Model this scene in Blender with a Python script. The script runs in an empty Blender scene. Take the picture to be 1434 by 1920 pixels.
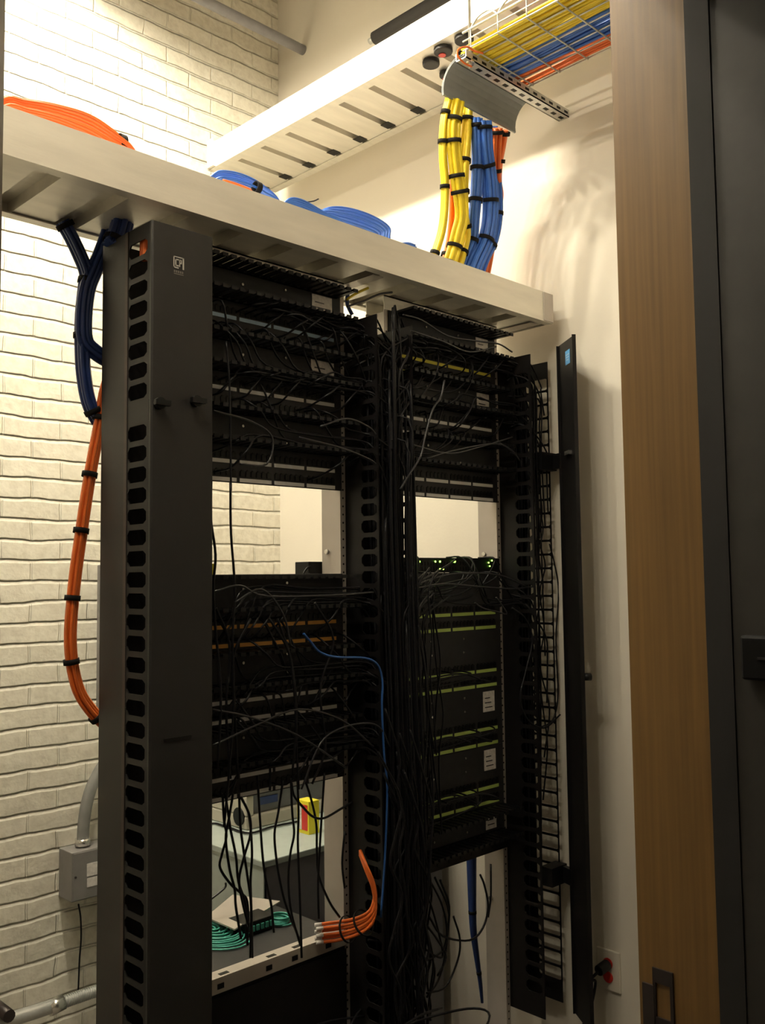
import bpy, bmesh, math, random
from mathutils import Vector, Matrix
random.seed(7)
C = bpy.context.scene.collection
S = bpy.context.scene
# ------------------------------------------------------------------ camera
CAM = Vector((-1.4207, -1.8669, 1.6682))
YAW, PIT, ROL, FPX = 0.77683, 0.070146, -0.012088, 1750.0
FW = Vector((math.sin(YAW)*math.cos(PIT), math.cos(YAW)*math.cos(PIT), math.sin(PIT)))
R0 = Vector((math.cos(YAW), -math.sin(YAW), 0)); U0 = R0.cross(FW)
RT = R0*math.cos(ROL) + U0*math.sin(ROL); UP = U0*math.cos(ROL) - R0*math.sin(ROL)
cam = bpy.data.cameras.new('camera'); co = bpy.data.objects.new('camera', cam); C.objects.link(co)
co.matrix_world = Matrix(((RT.x, UP.x, -FW.x, CAM.x), (RT.y, UP.y, -FW.y, CAM.y), (RT.z, UP.z, -FW.z, CAM.z), (0, 0, 0, 1)))
cam.sensor_fit = 'VERTICAL'; cam.sensor_height = 24; cam.lens = FPX/1920*24; cam.clip_start = 0.02
S.camera = co
S.view_settings.view_transform = 'Standard'; S.view_settings.look = 'None'
S.view_settings.gamma = 1; S.view_settings.use_curve_mapping = False
S.view_settings.exposure = 0.0
# ------------------------------------------------------------------ world
w = bpy.data.worlds.new('world'); S.world = w; w.use_nodes = True
w.node_tree.nodes['Background'].inputs[0].default_value = (1.0, 0.85, 0.68, 1)
w.node_tree.nodes['Background'].inputs[1].default_value = 0.008
# ------------------------------------------------------------------ room lamps (hooded strip lights above the frame)
LAMPS = [  # centre, length, tubes as a row of small spheres, power of each
    ((-0.34, 0.52, 3.96), 1.0, 5, 41),
    ((-1.05, -0.62, 3.70), 0.8, 4, 19),
]
LIGHT_COL = (1.0, 0.92, 0.74)
for c, Ln, k, pw in LAMPS:
    for i in range(k):
        l = bpy.data.lights.new('strip_light_lamp', 'POINT'); l.shadow_soft_size = .035; l.energy = pw; l.color = LIGHT_COL
        o = bpy.data.objects.new('strip_light_lamp', l); C.objects.link(o); o.location = (c[0], c[1]+Ln*(i/(k-1)-.5), c[2])

def at(u, v, ax, val):
    "the point where the line of sight through (u, v) meets the plane axis = val"
    d = FW + RT*((u-717)/FPX) - UP*((v-960)/FPX)
    t = (val - CAM[ax])/d[ax]
    return CAM + d*t
# ------------------------------------------------------------------ materials
def mat(name, col, rough=.5, metal=0.0, var=.08, scale=30, bump=0.0, bscale=200, emit=None, spec=.5, stretch=None):
    m = bpy.data.materials.new(name); m.use_nodes = True
    nt = m.node_tree; b = nt.nodes['Principled BSDF']
    tc = nt.nodes.new('ShaderNodeTexCoord'); nz = nt.nodes.new('ShaderNodeTexNoise')
    nz.inputs['Scale'].default_value = scale; nz.inputs['Detail'].default_value = 4
    src = tc.outputs['Object']
    if stretch:
        mp = nt.nodes.new('ShaderNodeMapping'); mp.inputs['Scale'].default_value = stretch
        nt.links.new(src, mp.inputs[0]); src = mp.outputs[0]
    nt.links.new(src, nz.inputs['Vector'])
    rp = nt.nodes.new('ShaderNodeValToRGB')
    rp.color_ramp.elements[0].position = .3; rp.color_ramp.elements[1].position = .7
    rp.color_ramp.elements[0].color = (*[max(0, c*(1-var)) for c in col], 1)
    rp.color_ramp.elements[1].color = (*[min(1, c*(1+var)) for c in col], 1)
    nt.links.new(nz.outputs['Fac'], rp.inputs[0]); nt.links.new(rp.outputs[0], b.inputs['Base Color'])
    b.inputs['Roughness'].default_value = rough; b.inputs['Metallic'].default_value = metal
    b.inputs['Specular IOR Level'].default_value = spec
    if bump:
        n2 = nt.nodes.new('ShaderNodeTexNoise'); n2.inputs['Scale'].default_value = bscale
        nt.links.new(src, n2.inputs['Vector'])
        bp = nt.nodes.new('ShaderNodeBump'); bp.inputs['Strength'].default_value = bump; bp.inputs['Distance'].default_value = .002
        nt.links.new(n2.outputs['Fac'], bp.inputs['Height']); nt.links.new(bp.outputs[0], b.inputs['Normal'])
    if emit:
        b.inputs['Emission Color'].default_value = (*emit[0], 1); b.inputs['Emission Strength'].default_value = emit[1]
    return m

def brick_mat():
    m = bpy.data.materials.new('painted_brick'); m.use_nodes = True
    nt = m.node_tree; b = nt.nodes['Principled BSDF']; N = nt.nodes.new; L = nt.links.new
    tc = N('ShaderNodeTexCoord'); sx = N('ShaderNodeSeparateXYZ'); cx = N('ShaderNodeCombineXYZ')
    L(tc.outputs['Object'], sx.inputs[0])
    nw = N('ShaderNodeTexNoise'); nw.inputs['Scale'].default_value = 7; nw.inputs['Detail'].default_value = 5
    L(tc.outputs['Object'], nw.inputs['Vector'])
    ms = N('ShaderNodeVectorMath'); ms.operation = 'SUBTRACT'; ms.inputs[1].default_value = (.5, .5, .5); L(nw.outputs['Color'], ms.inputs[0])
    sc = N('ShaderNodeVectorMath'); sc.operation = 'SCALE'; sc.inputs['Scale'].default_value = .022; L(ms.outputs[0], sc.inputs[0])
    L(sx.outputs['X'], cx.inputs['X']); L(sx.outputs['Z'], cx.inputs['Y'])
    ad = N('ShaderNodeVectorMath'); ad.operation = 'ADD'; L(cx.outputs[0], ad.inputs[0]); L(sc.outputs[0], ad.inputs[1])
    bk = N('ShaderNodeTexBrick'); bk.inputs['Scale'].default_value = 1
    bk.inputs['Brick Width'].default_value = .215; bk.inputs['Row Height'].default_value = .0725
    bk.inputs['Mortar Size'].default_value = .005; bk.inputs['Mortar Smooth'].default_value = .65; bk.offset = .5
    bk.inputs['Color1'].default_value = (1, 1, 1, 1); bk.inputs['Color2'].default_value = (.86, .86, .86, 1); bk.inputs['Mortar'].default_value = (0, 0, 0, 1)
    L(ad.outputs[0], bk.inputs['Vector'])
    nf = N('ShaderNodeTexNoise'); nf.inputs['Scale'].default_value = 45; nf.inputs['Detail'].default_value = 6; L(tc.outputs['Object'], nf.inputs['Vector'])
    nc = N('ShaderNodeTexNoise'); nc.inputs['Scale'].default_value = 14; nc.inputs['Detail'].default_value = 3; L(tc.outputs['Object'], nc.inputs['Vector'])
    inv = N('ShaderNodeMath'); inv.operation = 'MULTIPLY_ADD'; inv.inputs[1].default_value = -.45; inv.inputs[2].default_value = .45; L(bk.outputs['Fac'], inv.inputs[0])
    sp_ = N('ShaderNodeSeparateXYZ'); L(ad.outputs[0], sp_.inputs[0])
    fr = N('ShaderNodeMath'); fr.operation = 'PINGPONG'; fr.inputs[1].default_value = .0725/2; L(sp_.outputs['Y'], fr.inputs[0])
    mr = N('ShaderNodeMapRange'); mr.interpolation_type = 'SMOOTHSTEP'; mr.inputs['From Min'].default_value = .001; mr.inputs['From Max'].default_value = .009
    L(fr.outputs[0], mr.inputs['Value'])
    iv2 = N('ShaderNodeMath'); iv2.operation = 'MULTIPLY_ADD'; iv2.inputs[1].default_value = .75; L(mr.outputs[0], iv2.inputs[0]); L(inv.outputs[0], iv2.inputs[2]); inv = iv2
    m1 = N('ShaderNodeMath'); m1.operation = 'MULTIPLY_ADD'; m1.inputs[1].default_value = .22; L(nf.outputs['Fac'], m1.inputs[0]); L(inv.outputs[0], m1.inputs[2])
    m2 = N('ShaderNodeMath'); m2.operation = 'MULTIPLY_ADD'; m2.inputs[1].default_value = .5; L(nc.outputs['Fac'], m2.inputs[0]); L(m1.outputs[0], m2.inputs[2])
    bp = N('ShaderNodeBump'); bp.inputs['Strength'].default_value = 1.0; bp.inputs['Distance'].default_value = .0085
    L(m2.outputs[0], bp.inputs['Height']); L(bp.outputs[0], b.inputs['Normal'])
    rp = N('ShaderNodeValToRGB'); rp.color_ramp.elements[0].color = (.70, .655, .54, 1); rp.color_ramp.elements[1].color = (.84, .80, .68, 1)
    rp.color_ramp.elements[0].position = .25; rp.color_ramp.elements[1].position = .6
    L(nf.outputs['Fac'], rp.inputs[0]); L(rp.outputs[0], b.inputs['Base Color'])
    b.inputs['Roughness'].default_value = .6
    return m

def wood_mat():
    m = mat('varnished_oak', (.17, .092, .027), .45, var=.16, scale=9, stretch=(14, 14, .35), bump=.1, bscale=60)
    return m

M = dict(
    brick=brick_mat(), wood=wood_mat(),
    plaster=mat('painted_plaster', (.80, .745, .64), .7, var=.02, scale=4, bump=.15, bscale=90),
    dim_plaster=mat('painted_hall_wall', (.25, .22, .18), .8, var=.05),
    ceiling=mat('ceiling_paint', (.34, .31, .27), .8, var=.03, scale=3),
    floor=mat('concrete_floor', (.16, .14, .12), .7, var=.12, scale=6, bump=.2),
    alu=mat('mill_aluminium', (.80, .77, .69), .42, .45, var=.06, scale=6, stretch=(1, 6, 6), bump=.08, bscale=40),
    galv=mat('galvanised_steel', (.56, .56, .53), .4, .5, var=.14, scale=25),
    rail=mat('rack_aluminium', (.50, .46, .42), .45, .4, var=.06, scale=12),
    black=mat('black_powder_coat', (.008, .0072, .0075), .5, var=.1, spec=.22),
    blackp=mat('black_plastic', (.006, .006, .0065), .42, var=.1, spec=.22),
    panel=mat('patch_panel_black', (.026, .026, .028), .5, var=.1, spec=.22),
    port=mat('jack_black', (.006, .006, .006), .4, var=.1, spec=.22),
    cover=mat('charcoal_powder_coat', (.017, .0155, .015), .5, var=.06, scale=300, bump=.1, bscale=600, spec=.35),
    seam=mat('brown_shadow_groove', (.04, .028, .024), .6),
    cable=mat('black_cable_jacket', (.0075, .0075, .0095), .38, var=.15, spec=.22),
    gcable=mat('charcoal_cable_jacket', (.015, .015, .018), .38, var=.1),
    velcro=mat('black_hook_strap', (.01, .009, .009), .9, spec=.22),
    yellow=mat('yellow_cable_jacket', (.86, .66, .03), .4, var=.06),
    blue=mat('blue_cable_jacket', (.045, .15, .55), .38, var=.08),
    dblue=mat('deep_blue_cable_jacket', (.018, .045, .19), .4, var=.1),
    orange=mat('orange_fibre_jacket', (.80, .16, .025), .4, var=.06),
    teal=mat('aqua_fibre_jacket', (.08, .42, .34), .4, var=.1),
    white=mat('white_label', (.80, .80, .80), .6, var=.03),
    whitel=mat('paper_label', (.75, .71, .68), .7, var=.15, scale=120),
    lblue=mat('blue_tinted_label', (.42, .60, .80), .6, var=.03),
    lyellow=mat('yellow_label', (.75, .68, .08), .6, var=.03),
    lgreen=mat('green_label', (.46, .62, .16), .6, var=.03),
    lorange=mat('orange_label', (.85, .42, .08), .6, var=.05),
    stick=mat('blue_sticker', (.06, .36, .75), .4, var=.1, scale=200),
    logo=mat('logo_print', (.42, .40, .37), .6, var=.03),
    logod=mat('logo_dark_print', (.14, .12, .11), .6, var=.03),
    led=mat('green_led', (.1, .8, .05), .4, emit=((.35, 1, .08), 9)),
    red=mat('red_plastic', (.62, .03, .02), .4),
    steel=mat('bright_steel', (.75, .73, .68), .25, .9, var=.05),
    grey=mat('grey_enamel', (.20, .19, .185), .45, var=.06),
    pvc=mat('grey_conduit', (.21, .21, .20), .45, var=.08),
    wfall=mat('grey_dropout_plastic', (.23, .245, .24), .45, var=.05),
    pale=mat('pale_enamel', (.40, .46, .43), .5, var=.03),
    cream=mat('cream_plastic', (.50, .47, .39), .5, var=.03),
    slate=mat('slate_band_shaded_front', (.16, .16, .175), .6, var=.06),  # device band colour; also holds the painted shade of the cabinet front
    pboxy=mat('yellow_carton', (.85, .74, .03), .5, var=.03),
    frame=mat('dark_grey_frame_paint', (.027, .024, .020), .55, var=.1),
    gasket=mat('dark_brown_seal', (.008, .006, .005), .8),
    bronze=mat('bronze_strike', (.035, .026, .024), .45, .4),
    leaf=mat('dark_brown_door', (.05, .03, .018), .5, var=.1),
    card=mat('brown_cardboard', (.30, .22, .16), .8, var=.05),
    rust=mat('dark_rubber', (.02, .018, .018), .6),
    midblue=mat('mid_blue_jacket', (.02, .09, .30), .4), bluegrey=mat('blue_grey_conduit', (.34, .34, .37), .5),
    tube=mat('lamp_tube', (1, 1, 1), .5, emit=(LIGHT_COL, 4)),
    hood=mat('hood_enamel', (.75, .72, .66), .5),
)
# ------------------------------------------------------------------ builders
def sm(pts, n=6):
    "Catmull-Rom smoothing"
    P = [Vector(p) for p in pts]
    if len(P) < 3: return P
    P = [P[0]*2-P[1]] + P + [P[-1]*2-P[-2]]
    out = []
    for i in range(1, len(P)-2):
        a, b, c, d = P[i-1:i+3]
        for k in range(n):
            t = k/n
            out.append(.5*((2*b)+(c-a)*t+(2*a-5*b+4*c-d)*t*t+(3*b-a-3*c+d)*t**3))
    out.append(P[-2]); return out

class MB:
    def __init__(s): s.v = []; s.f = []; s.sm = []
    def add(s, vs, fs, smooth=False):
        n = len(s.v); s.v += [Vector(v) for v in vs]
        for f in fs: s.f.append([n+i for i in f]); s.sm.append(smooth)
        return s
    def box(s, a, b):
        x0, x1 = sorted((a[0], b[0])); y0, y1 = sorted((a[1], b[1])); z0, z1 = sorted((a[2], b[2]))
        return s.add([(x0,y0,z0),(x1,y0,z0),(x1,y1,z0),(x0,y1,z0),(x0,y0,z1),(x1,y0,z1),(x1,y1,z1),(x0,y1,z1)],
              [(3,2,1,0),(4,5,6,7),(0,1,5,4),(1,2,6,5),(2,3,7,6),(3,0,4,7)])
    def obox(s, c, ax, ay, az):
        "oriented box: centre and three half-extent vectors"
        c = Vector(c); ax, ay, az = Vector(ax), Vector(ay), Vector(az)
        vs = [c+ax*i+ay*j+az*k for k in (-1,1) for i, j in ((-1,-1),(1,-1),(1,1),(-1,1))]
        return s.add(vs, [(3,2,1,0),(4,5,6,7),(0,1,5,4),(1,2,6,5),(2,3,7,6),(3,0,4,7)])
    def prism(s, poly, d):
        "polygon (3-D points) extruded along vector d"
        d = Vector(d); n = len(poly); vs = [Vector(p) for p in poly]+[Vector(p)+d for p in poly]
        return s.add(vs, [list(range(n))[::-1], list(range(n, 2*n))]+[(i, (i+1) % n, n+(i+1) % n, n+i) for i in range(n)])
    def tube(s, pts, r, seg=8, smooth=6, rfun=None):
        P = sm(pts, smooth) if smooth else [Vector(p) for p in pts]
        n = len(P); t0 = (P[1]-P[0]).normalized()
        u = t0.orthogonal().normalized(); base = len(s.v); prev = t0
        for i in range(n):
            t = (P[min(i+1, n-1)]-P[max(i-1, 0)])
            t = t.normalized() if t.length > 1e-9 else prev
            u = (prev.rotation_difference(t) @ u); u = (u-t*u.dot(t)).normalized(); prev = t
            w_ = t.cross(u); rr = r if not rfun else rfun(i/(n-1))*r
            for k in range(seg):
                a = 2*math.pi*k/seg; s.v.append(P[i]+(u*math.cos(a)+w_*math.sin(a))*rr)
        for i in range(n-1):
            for k in range(seg):
                s.f.append([base+i*seg+k, base+i*seg+(k+1) % seg, base+(i+1)*seg+(k+1) % seg, base+(i+1)*seg+k]); s.sm.append(True)
        s.f.append([base+k for k in range(seg)][::-1]); s.sm.append(False)
        s.f.append([base+(n-1)*seg+k for k in range(seg)]); s.sm.append(False)
        return s
    def cyl(s, a, b, r, seg=16): return s.tube([a, b], r, seg, 0)
    def ring(s, a, b, ro, ri, seg=20):
        a, b = Vector(a), Vector(b); t = (b-a).normalized(); u = t.orthogonal().normalized(); w_ = t.cross(u)
        n = len(s.v)
        for k in range(seg):
            d = u*math.cos(2*math.pi*k/seg)+w_*math.sin(2*math.pi*k/seg)
            s.v += [a+d*ro, b+d*ro, b+d*ri, a+d*ri]
        for k in range(seg):
            p, q = n+4*k, n+4*((k+1) % seg)
            for j in range(4): s.f.append([p+j, q+j, q+(j+1) % 4, p+(j+1) % 4]); s.sm.append(j % 2 == 0)
        return s
    def build(s, name, m, parent=None, bevel=0):
        me = bpy.data.meshes.new(name)
        off = Vector((0, 0, 0))
        pp = parent
        while pp is not None: off += pp.location; pp = pp.parent
        me.from_pydata([v-off for v in s.v], [], s.f)
        me.polygons.foreach_set('use_smooth', s.sm); 
        bm = bmesh.new(); bm.from_mesh(me); bmesh.ops.recalc_face_normals(bm, faces=bm.faces); bm.to_mesh(me); bm.free()
        me.materials.append(M[m]); me.update()
        o = bpy.data.objects.new(name, me); C.objects.link(o); o.parent = parent
        if bevel:
            md = o.modifiers.new('bevel', 'BEVEL'); md.width = bevel; md.segments = 2; md.limit_method = 'ANGLE'
        return o

def tag(o, label=None, cat=None, group=None, kind=None):
    if label: o['label'] = label
    if cat: o['category'] = cat
    if group: o['group'] = group
    if kind: o['kind'] = kind
    return o
def thing(name, label, cat, loc=(0,0,0), group=None):
    o = bpy.data.objects.new(name, None); C.objects.link(o); o.location = loc; o.empty_display_size = .05
    return tag(o, label, cat, group)
def struct(name, mb, m, label=None):
    o = mb.build(name, m); o['kind'] = 'structure'
    if label: o['label'] = label
    return o
def px(pts, ax, val): return [at(u, v, ax, val) for u, v in pts]

U = .04445
Z1 = 2.31           # height of the uppermost label strip row
def zu(k): return Z1 - k*U
RT_TOP = zu(-2.83)
WX, BY = 1.11, 1.345   # right wall, brick wall
JX, JY0, JY1 = -.05, -1.03, -1.205   # jamb face, its room side and hall side (set below from sight lines)

# ================================================================== SETTING
struct('wall_back', MB().box((-3.2, BY, 0), (WX, BY+.2, 4.6)), 'brick', 'white painted brick wall behind the racks')
struct('wall_right', MB().box((WX, -1.2, 0), (WX+.15, BY+.2, 4.6)), 'plaster', 'smooth cream wall to the right of the racks')
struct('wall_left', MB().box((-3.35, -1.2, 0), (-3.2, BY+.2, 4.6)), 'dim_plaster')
struct('floor', MB().box((-3.35, -3.4, -.1), (WX+.15, BY+.2, 0)), 'floor')
struct('ceiling', MB().box((-3.35, -1.2, 4.6), (WX+.15, BY+.2, 4.7)), 'ceiling')
P0 = at(1153, 0, 2, 1.0)
jn = at(1180, 900, 0, JX); jf = at(1324, 900, 0, JX)     # along the jamb: room edge and seal edge
yr = at(1182, 900, 0, JX).y; ys = at(1331, 900, 0, JX).y; yg = at(1372, 900, 0, JX-.012).y
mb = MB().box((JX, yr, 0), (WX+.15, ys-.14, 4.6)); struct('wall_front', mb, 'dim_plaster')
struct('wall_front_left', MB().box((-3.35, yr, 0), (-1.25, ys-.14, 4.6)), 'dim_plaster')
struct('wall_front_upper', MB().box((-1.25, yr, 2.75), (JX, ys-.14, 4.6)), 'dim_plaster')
t1 = struct('trim_1', MB().box((JX-.02, ys, 0), (JX+.0, yr-.0, 2.75)), 'wood', 'varnished wooden door jamb on the right')
struct('trim_2', MB().box((JX-.032, yg, 0), (JX-.0005, ys-.0005, 2.75)), 'gasket', 'dark seal strip beside the wooden jamb')
struct('trim_3', MB().box((JX-.03, yg-.22, 0), (JX-.0005, yg-.0005, 2.75)), 'frame', 'dark grey painted frame at the right edge')
# strike plate on the jamb
XF = JX-.02
sp = MB()
a_, b_ = at(1224, 1812, 0, XF), at(1262, 1826, 0, XF)
zt = a_.z; zb = zt-.125; y0, y1 = b_.y, a_.y
h0, h1 = at(1257, 1850, 0, XF), at(1232, 1905, 0, XF)
sp.box((XF-.003, y0, zt), (XF, y1, h0.z)); sp.box((XF-.003, y0, h1.z), (XF, y1, zb))
sp.box((XF-.003, y0, h1.z), (XF, h0.y, h0.z)); sp.box((XF-.003, h1.y, h1.z), (XF, y1, h0.z))
lp = at(1206, 1840, 0, XF)
sp.box((XF-.004, y1-.002, lp.z), (XF, lp.y, zb-.0))
sp = sp.build('strike_plate', 'bronze', t1)
lk = MB(); q = at(1397, 1190, 0, JX-.03); q2 = at(1440, 1275, 0, JX-.03)
lk.box((JX-.05, q2.y-.02, q2.z), (JX-.03, q.y, q.z)); lk = lk.build('door_bolt_keeper', 'blackp', bpy.data.objects['trim_3'], .004)
MBk = MB().box((JX-.0515, q2.y-.01, q2.z+.03), (JX-.05, at(1420, 1230, 0, JX-.05).y, q.z-.03)).build('recess', 'gasket', lk)
# door leaf standing half open on the left, only its edge in view
e = at(11, 100, 1, -.50)
hx = -1.35; hy = yr+.02
d = Vector((e.x-hx, e.y-hy, 0)); 
d.normalize(); nrm = Vector((-d.y, d.x, 0))
ln = (Vector((e.x, e.y, 0))-Vector((hx, hy, 0))).length
leaf = MB(); cc = Vector((hx, hy, 0))+d*(ln/2)+nrm*.024
leaf.obox((cc.x, cc.y, 1.3), d*(ln/2), nrm*.022, (0, 0, 1.29))
leaf = struct('door_1', leaf, 'leaf', 'dark door leaf standing open at the left edge')
kp = cc+d*(ln/2-.07)
kb = MB().cyl((kp.x, kp.y, 1.0), kp+Vector((0, 0, 1.0))-nrm*.07, .026).build('door_handle', 'bronze', leaf)

# ================================================================== RACKS
RY = .076
def make_rack(cx, label):
    t = thing('relay_rack', label, 'rack', (cx, RY/2, 0), 'two-post relay racks')
    for s in (-1, 1):
        xo = cx+s*.2573; xi = cx+s*.239      # web inside, flanges facing front and back
        m = MB()
        z0, z1 = 0.0, RT_TOP
        m.box((xo, .0, z0), (xo-s*.019, .0025, z1)); m.box((xo, RY-.0025, z0), (xo-s*.019, RY, z1))
        m.box((xo-s*.016, .0025, z0), (xo-s*.019, RY-.0025, z1))
        m.build('upright', 'rail', t)
        # mounting holes and a bolt on the web
        h = MB()
        k = 0
        zz = .15
        while zz < z1-.05:
            h.cyl((xo-s*.009, .0003, zz), (xo-s*.009, -.0006, zz), .0028, 8)
            zz += U/2
        h.build('screw_holes', 'port', t)
        for zz in (.66, 1.74):
            MB().cyl((xo-s*.019, .052, zz), (xo-s*.026, .052, zz), .007, 6).build('bolt', 'steel', t)
    for y0, y1 in ((-.0, .003), (RY-.003, RY)):
        MB().box((cx-.2573, y0-.002, RT_TOP), (cx+.2573, y0+.001, RT_TOP+.042)).build('top_angle', 'alu', t)
    MB().box((cx-.2573, -.002, RT_TOP+.038), (cx+.2573, RY+.002, RT_TOP+.042)).build('top_plate', 'alu', t)
    for s in (-1, 1):
        y = 0 if s < 0 else RY
        m = MB().box((cx-.27, y, 0), (cx+.27, y+s*.15, .008)); m.box((cx-.27, y, 0), (cx+.27, y+s*.008, .15))
        m.build('base_angle', 'black', t)
    return t
CX1, CX2 = .0167, .6867
make_rack(CX1, 'aluminium two-post rack on the left with blue and orange label strips')
make_rack(CX2, 'aluminium two-post rack on the right with yellow and green label strips')

# ================================================================== VERTICAL CABLE MANAGERS
MZ0, MZ1 = .34, 2.42
TOP = [2.43]
def slotted(m, x, th, y0, y1, z0, z1, cells, ins, ch):
    "side panel in the plane x: slots cut between y0 (front) and y1; cells = list of (zlo, zhi, has_slot)"
    for zl, zh, slot in cells:
        if not slot:
            m.box((x, y0, zl), (x+th, y1, zh)); continue
        a0, a1, b0, b1 = y0+ins[0], y1-ins[1], zl+ins[2], zh-ins[2]
        c = ch
        inn = [(a0+c*1.3, b0), (a1-c, b0), (a1, b0+c), (a1, b1-c), (a1-c, b1), (a0+c*1.3, b1), (a0, b1-c*.8), (a0, b0+c*.8)]
        out = [(inn[0][0], zl), (inn[1][0], zl), (y1, inn[2][1]), (y1, inn[3][1]), (inn[4][0], zh), (inn[5][0], zh), (y0, inn[6][1]), (y0, inn[7][1])]
        cor = {1: (y1, zl), 3: (y1, zh), 5: (y0, zh), 7: (y0, zl)}
        for i in range(8):
            j = (i+1) % 8
            poly = [inn[i], inn[j], out[j]] + ([cor[i]] if i in cor else []) + [out[i]]
            n = len(poly)
            vs = [(x, p[0], p[1]) for p in poly]+[(x+th, p[0], p[1]) for p in poly]
            m.add(vs, [list(range(n)), list(range(2*n-1, n-1, -1)), (0, 1, n+1, n)])
def make_manager(x0, x1, label, yf=-.13, skip=(), yfr=None, zoff=0, MZ1=2.43, open_far=False):
    t = thing('vertical_cable_manager', label, 'cable manager', ((x0+x1)/2, 0, 0), 'vertical cable managers on the racks')
    cells = []; z = 2.063+.34+zoff; k = 0
    while z > MZ1-.01: z -= U
    cells.append((z, MZ1, False))
    while z-U > MZ0+.02:
        cells.append((z-U, z, k not in skip)); z -= U; k += 1
    cells.append((MZ0, z, False))
    for x, th, f in ((x0, .003, yf), (x1-.003, .003, yfr or yf)):
        far = open_far and x > x0; yk = -.012 if far else -.055
        m = MB(); slotted(m, x, th, f, yk, MZ0, MZ1, cells, (.004, .003, .0035) if far else (.008, .006, .006), .004 if far else .009)
        m.build('finger_panel', 'black', t)
        MB().box((x, yk-.0005, MZ0), (x+th, .057, MZ1)).build('side_panel', 'cover' if x < -.3 else 'black', t)
    MB().box((x0+.003, .03, MZ0), (x1-.003, .034, MZ1)).build('back_panel', 'black', t)
    return t
# left manager, with its front cover closed
L = make_manager(-.412, -.255, 'cable manager with closed charcoal front cover, left of both racks', yf=-.146, skip=(8,))
MB().box((-.4135, -.046, MZ0), (-.412, -.058, 2.43)).build('groove', 'seam', L)
cv = MB()
cx0, cx1, cyf = -.412, -.258, -.156
cv.prism([(cx0, -.147, MZ0), (cx0, -.153, MZ0), (cx0+.004, cyf, MZ0), (cx1-.004, cyf, MZ0), (cx1, -.153, MZ0), (cx1, -.135, MZ0), (cx1-.003, -.135, MZ0), (cx1-.003, -.147, MZ0)], (0, 0, 2.43-MZ0))
cv = cv.build('front_cover', 'cover', L)
def turn_latch(u, v):
    p = at(u, v, 1, cyf)
    l = MB().cyl(p, p+Vector((0, -.012, 0)), .0125, 16); l.obox(p+Vector((0, -.016, 0)), (.018, 0, .0), (0, .005, 0), (0, 0, .0055))
    tag(l.build('latch', 'blackp', cv), None)
turn_latch(297, 757); turn_latch(365, 753)
p = at(335, 1384, 1, cyf); MB().box((p.x-.035, cyf-.002, p.z-.003), (p.x+.03, cyf, p.z+.003)).build('cover_handle', 'black', cv)
# maker's mark
def mark(parent, c, ux, uz, w_, m, md, depth):
    g = MB(); 
    def st(x0, z0, x1, z1): 
        g.obox(Vector(c)+ux*((x0+x1)/2*w_)+uz*((z0+z1)/2*w_)+depth*.0004, ux*(abs(x1-x0)/2*w_), uz*(abs(z1-z0)/2*w_), depth*.0004)
    # frame, C, P, I
    st(-.5, .42, .5, .5); st(-.5, -.5, -.42, .5); st(-.5, -.5, -.02, -.4)
    st(-.34, .2, -.02, .3); st(-.34, -.3, -.24, .3); st(-.34, -.32, -.02, -.22)
    st(.04, -.32, .12, .3); st(.04, .22, .26, .3); st(.2, -.02, .28, .3); st(.04, -.06, .28, .02)
    st(.37, -.5, .5, .5)
    return g.build('maker_mark', m, parent)
c = at(335, 493, 1, cyf)
mark(cv, c, Vector((1, 0, 0)), Vector((0, 0, 1)), .026, 'logo', 'logod', Vector((0, -1, 0)))
c = at(335, 510, 1, cyf); g = MB()
for k in range(5): g.box((c.x-.012+k*.005, cyf-.0006, c.z-.0025), (c.x-.009+k*.005, cyf, c.z+.0025))
g.box((c.x-.012, cyf-.0006, c.z-.006), (c.x+.012, cyf, c.z-.0045)); g.build('maker_text', 'logod', cv)
# centre manager, open front
make_manager(.275, .4285, 'open-front cable manager between the racks, packed with black cords', yf=-.128, yfr=-.112, MZ1=2.365)
# right manager, its cover swung open on a hinge
R_ = make_manager(.9455, 1.078, 'narrow cable manager at the right wall with its cover swung open', yf=-.13, yfr=-.103, MZ1=2.365, open_far=True)
H0 = Vector((1.055, -.165, 0)); cd = Vector((-.59, -.81, 0)).normalized(); cn = Vector((-.81, .59, 0)).normalized()
cz0, cz1 = .335, at(1090, 630, 1, -.288).z
cw = .152
poly = []
def cp(s, n): return H0+cd*s+cn*n
prof = [(0, .010), (0, 0), (cw, 0), (cw, .012), (cw-.003, .012), (cw-.003, .003), (.003, .003), (.003, .010)]
mb = MB().prism([cp(a, b)+Vector((0, 0, cz0)) for a, b in prof], (0, 0, cz1-cz0))
rc = mb.build('swung_cover', 'black', R_)
s0 = cp(.085, .0034); g = MB().obox((s0.x, s0.y, cz1-.055), cd*.02, cn*.0003, (0, 0, .022)); g.build('sticker', 'stick', rc)
g = MB()
for k in range(3): g.obox(Vector((s0.x, s0.y, cz1-.047-k*.008)), cd*(.015-.003*k), cn*.0006, (0, 0, .0016))
g.build('sticker_text', 'lblue', rc)
for (u, v) in ((1076, 847),):
    zc = at(u, v, 1, -.25).z; s0 = cp(.08, .008)
    MB().obox((s0.x, s0.y, zc), cd*.02, cn*.005, (0, 0, .006)).build('latch', 'steel', rc)
zc = at(1090, 1270, 1, -.28).z; s0 = cp(cw-.01, -.0)
MB().cyl((s0.x, s0.y, zc), Vector((s0.x, s0.y, zc))-cn*.022, .011).build('latch_knob', 'blackp', rc)
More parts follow.
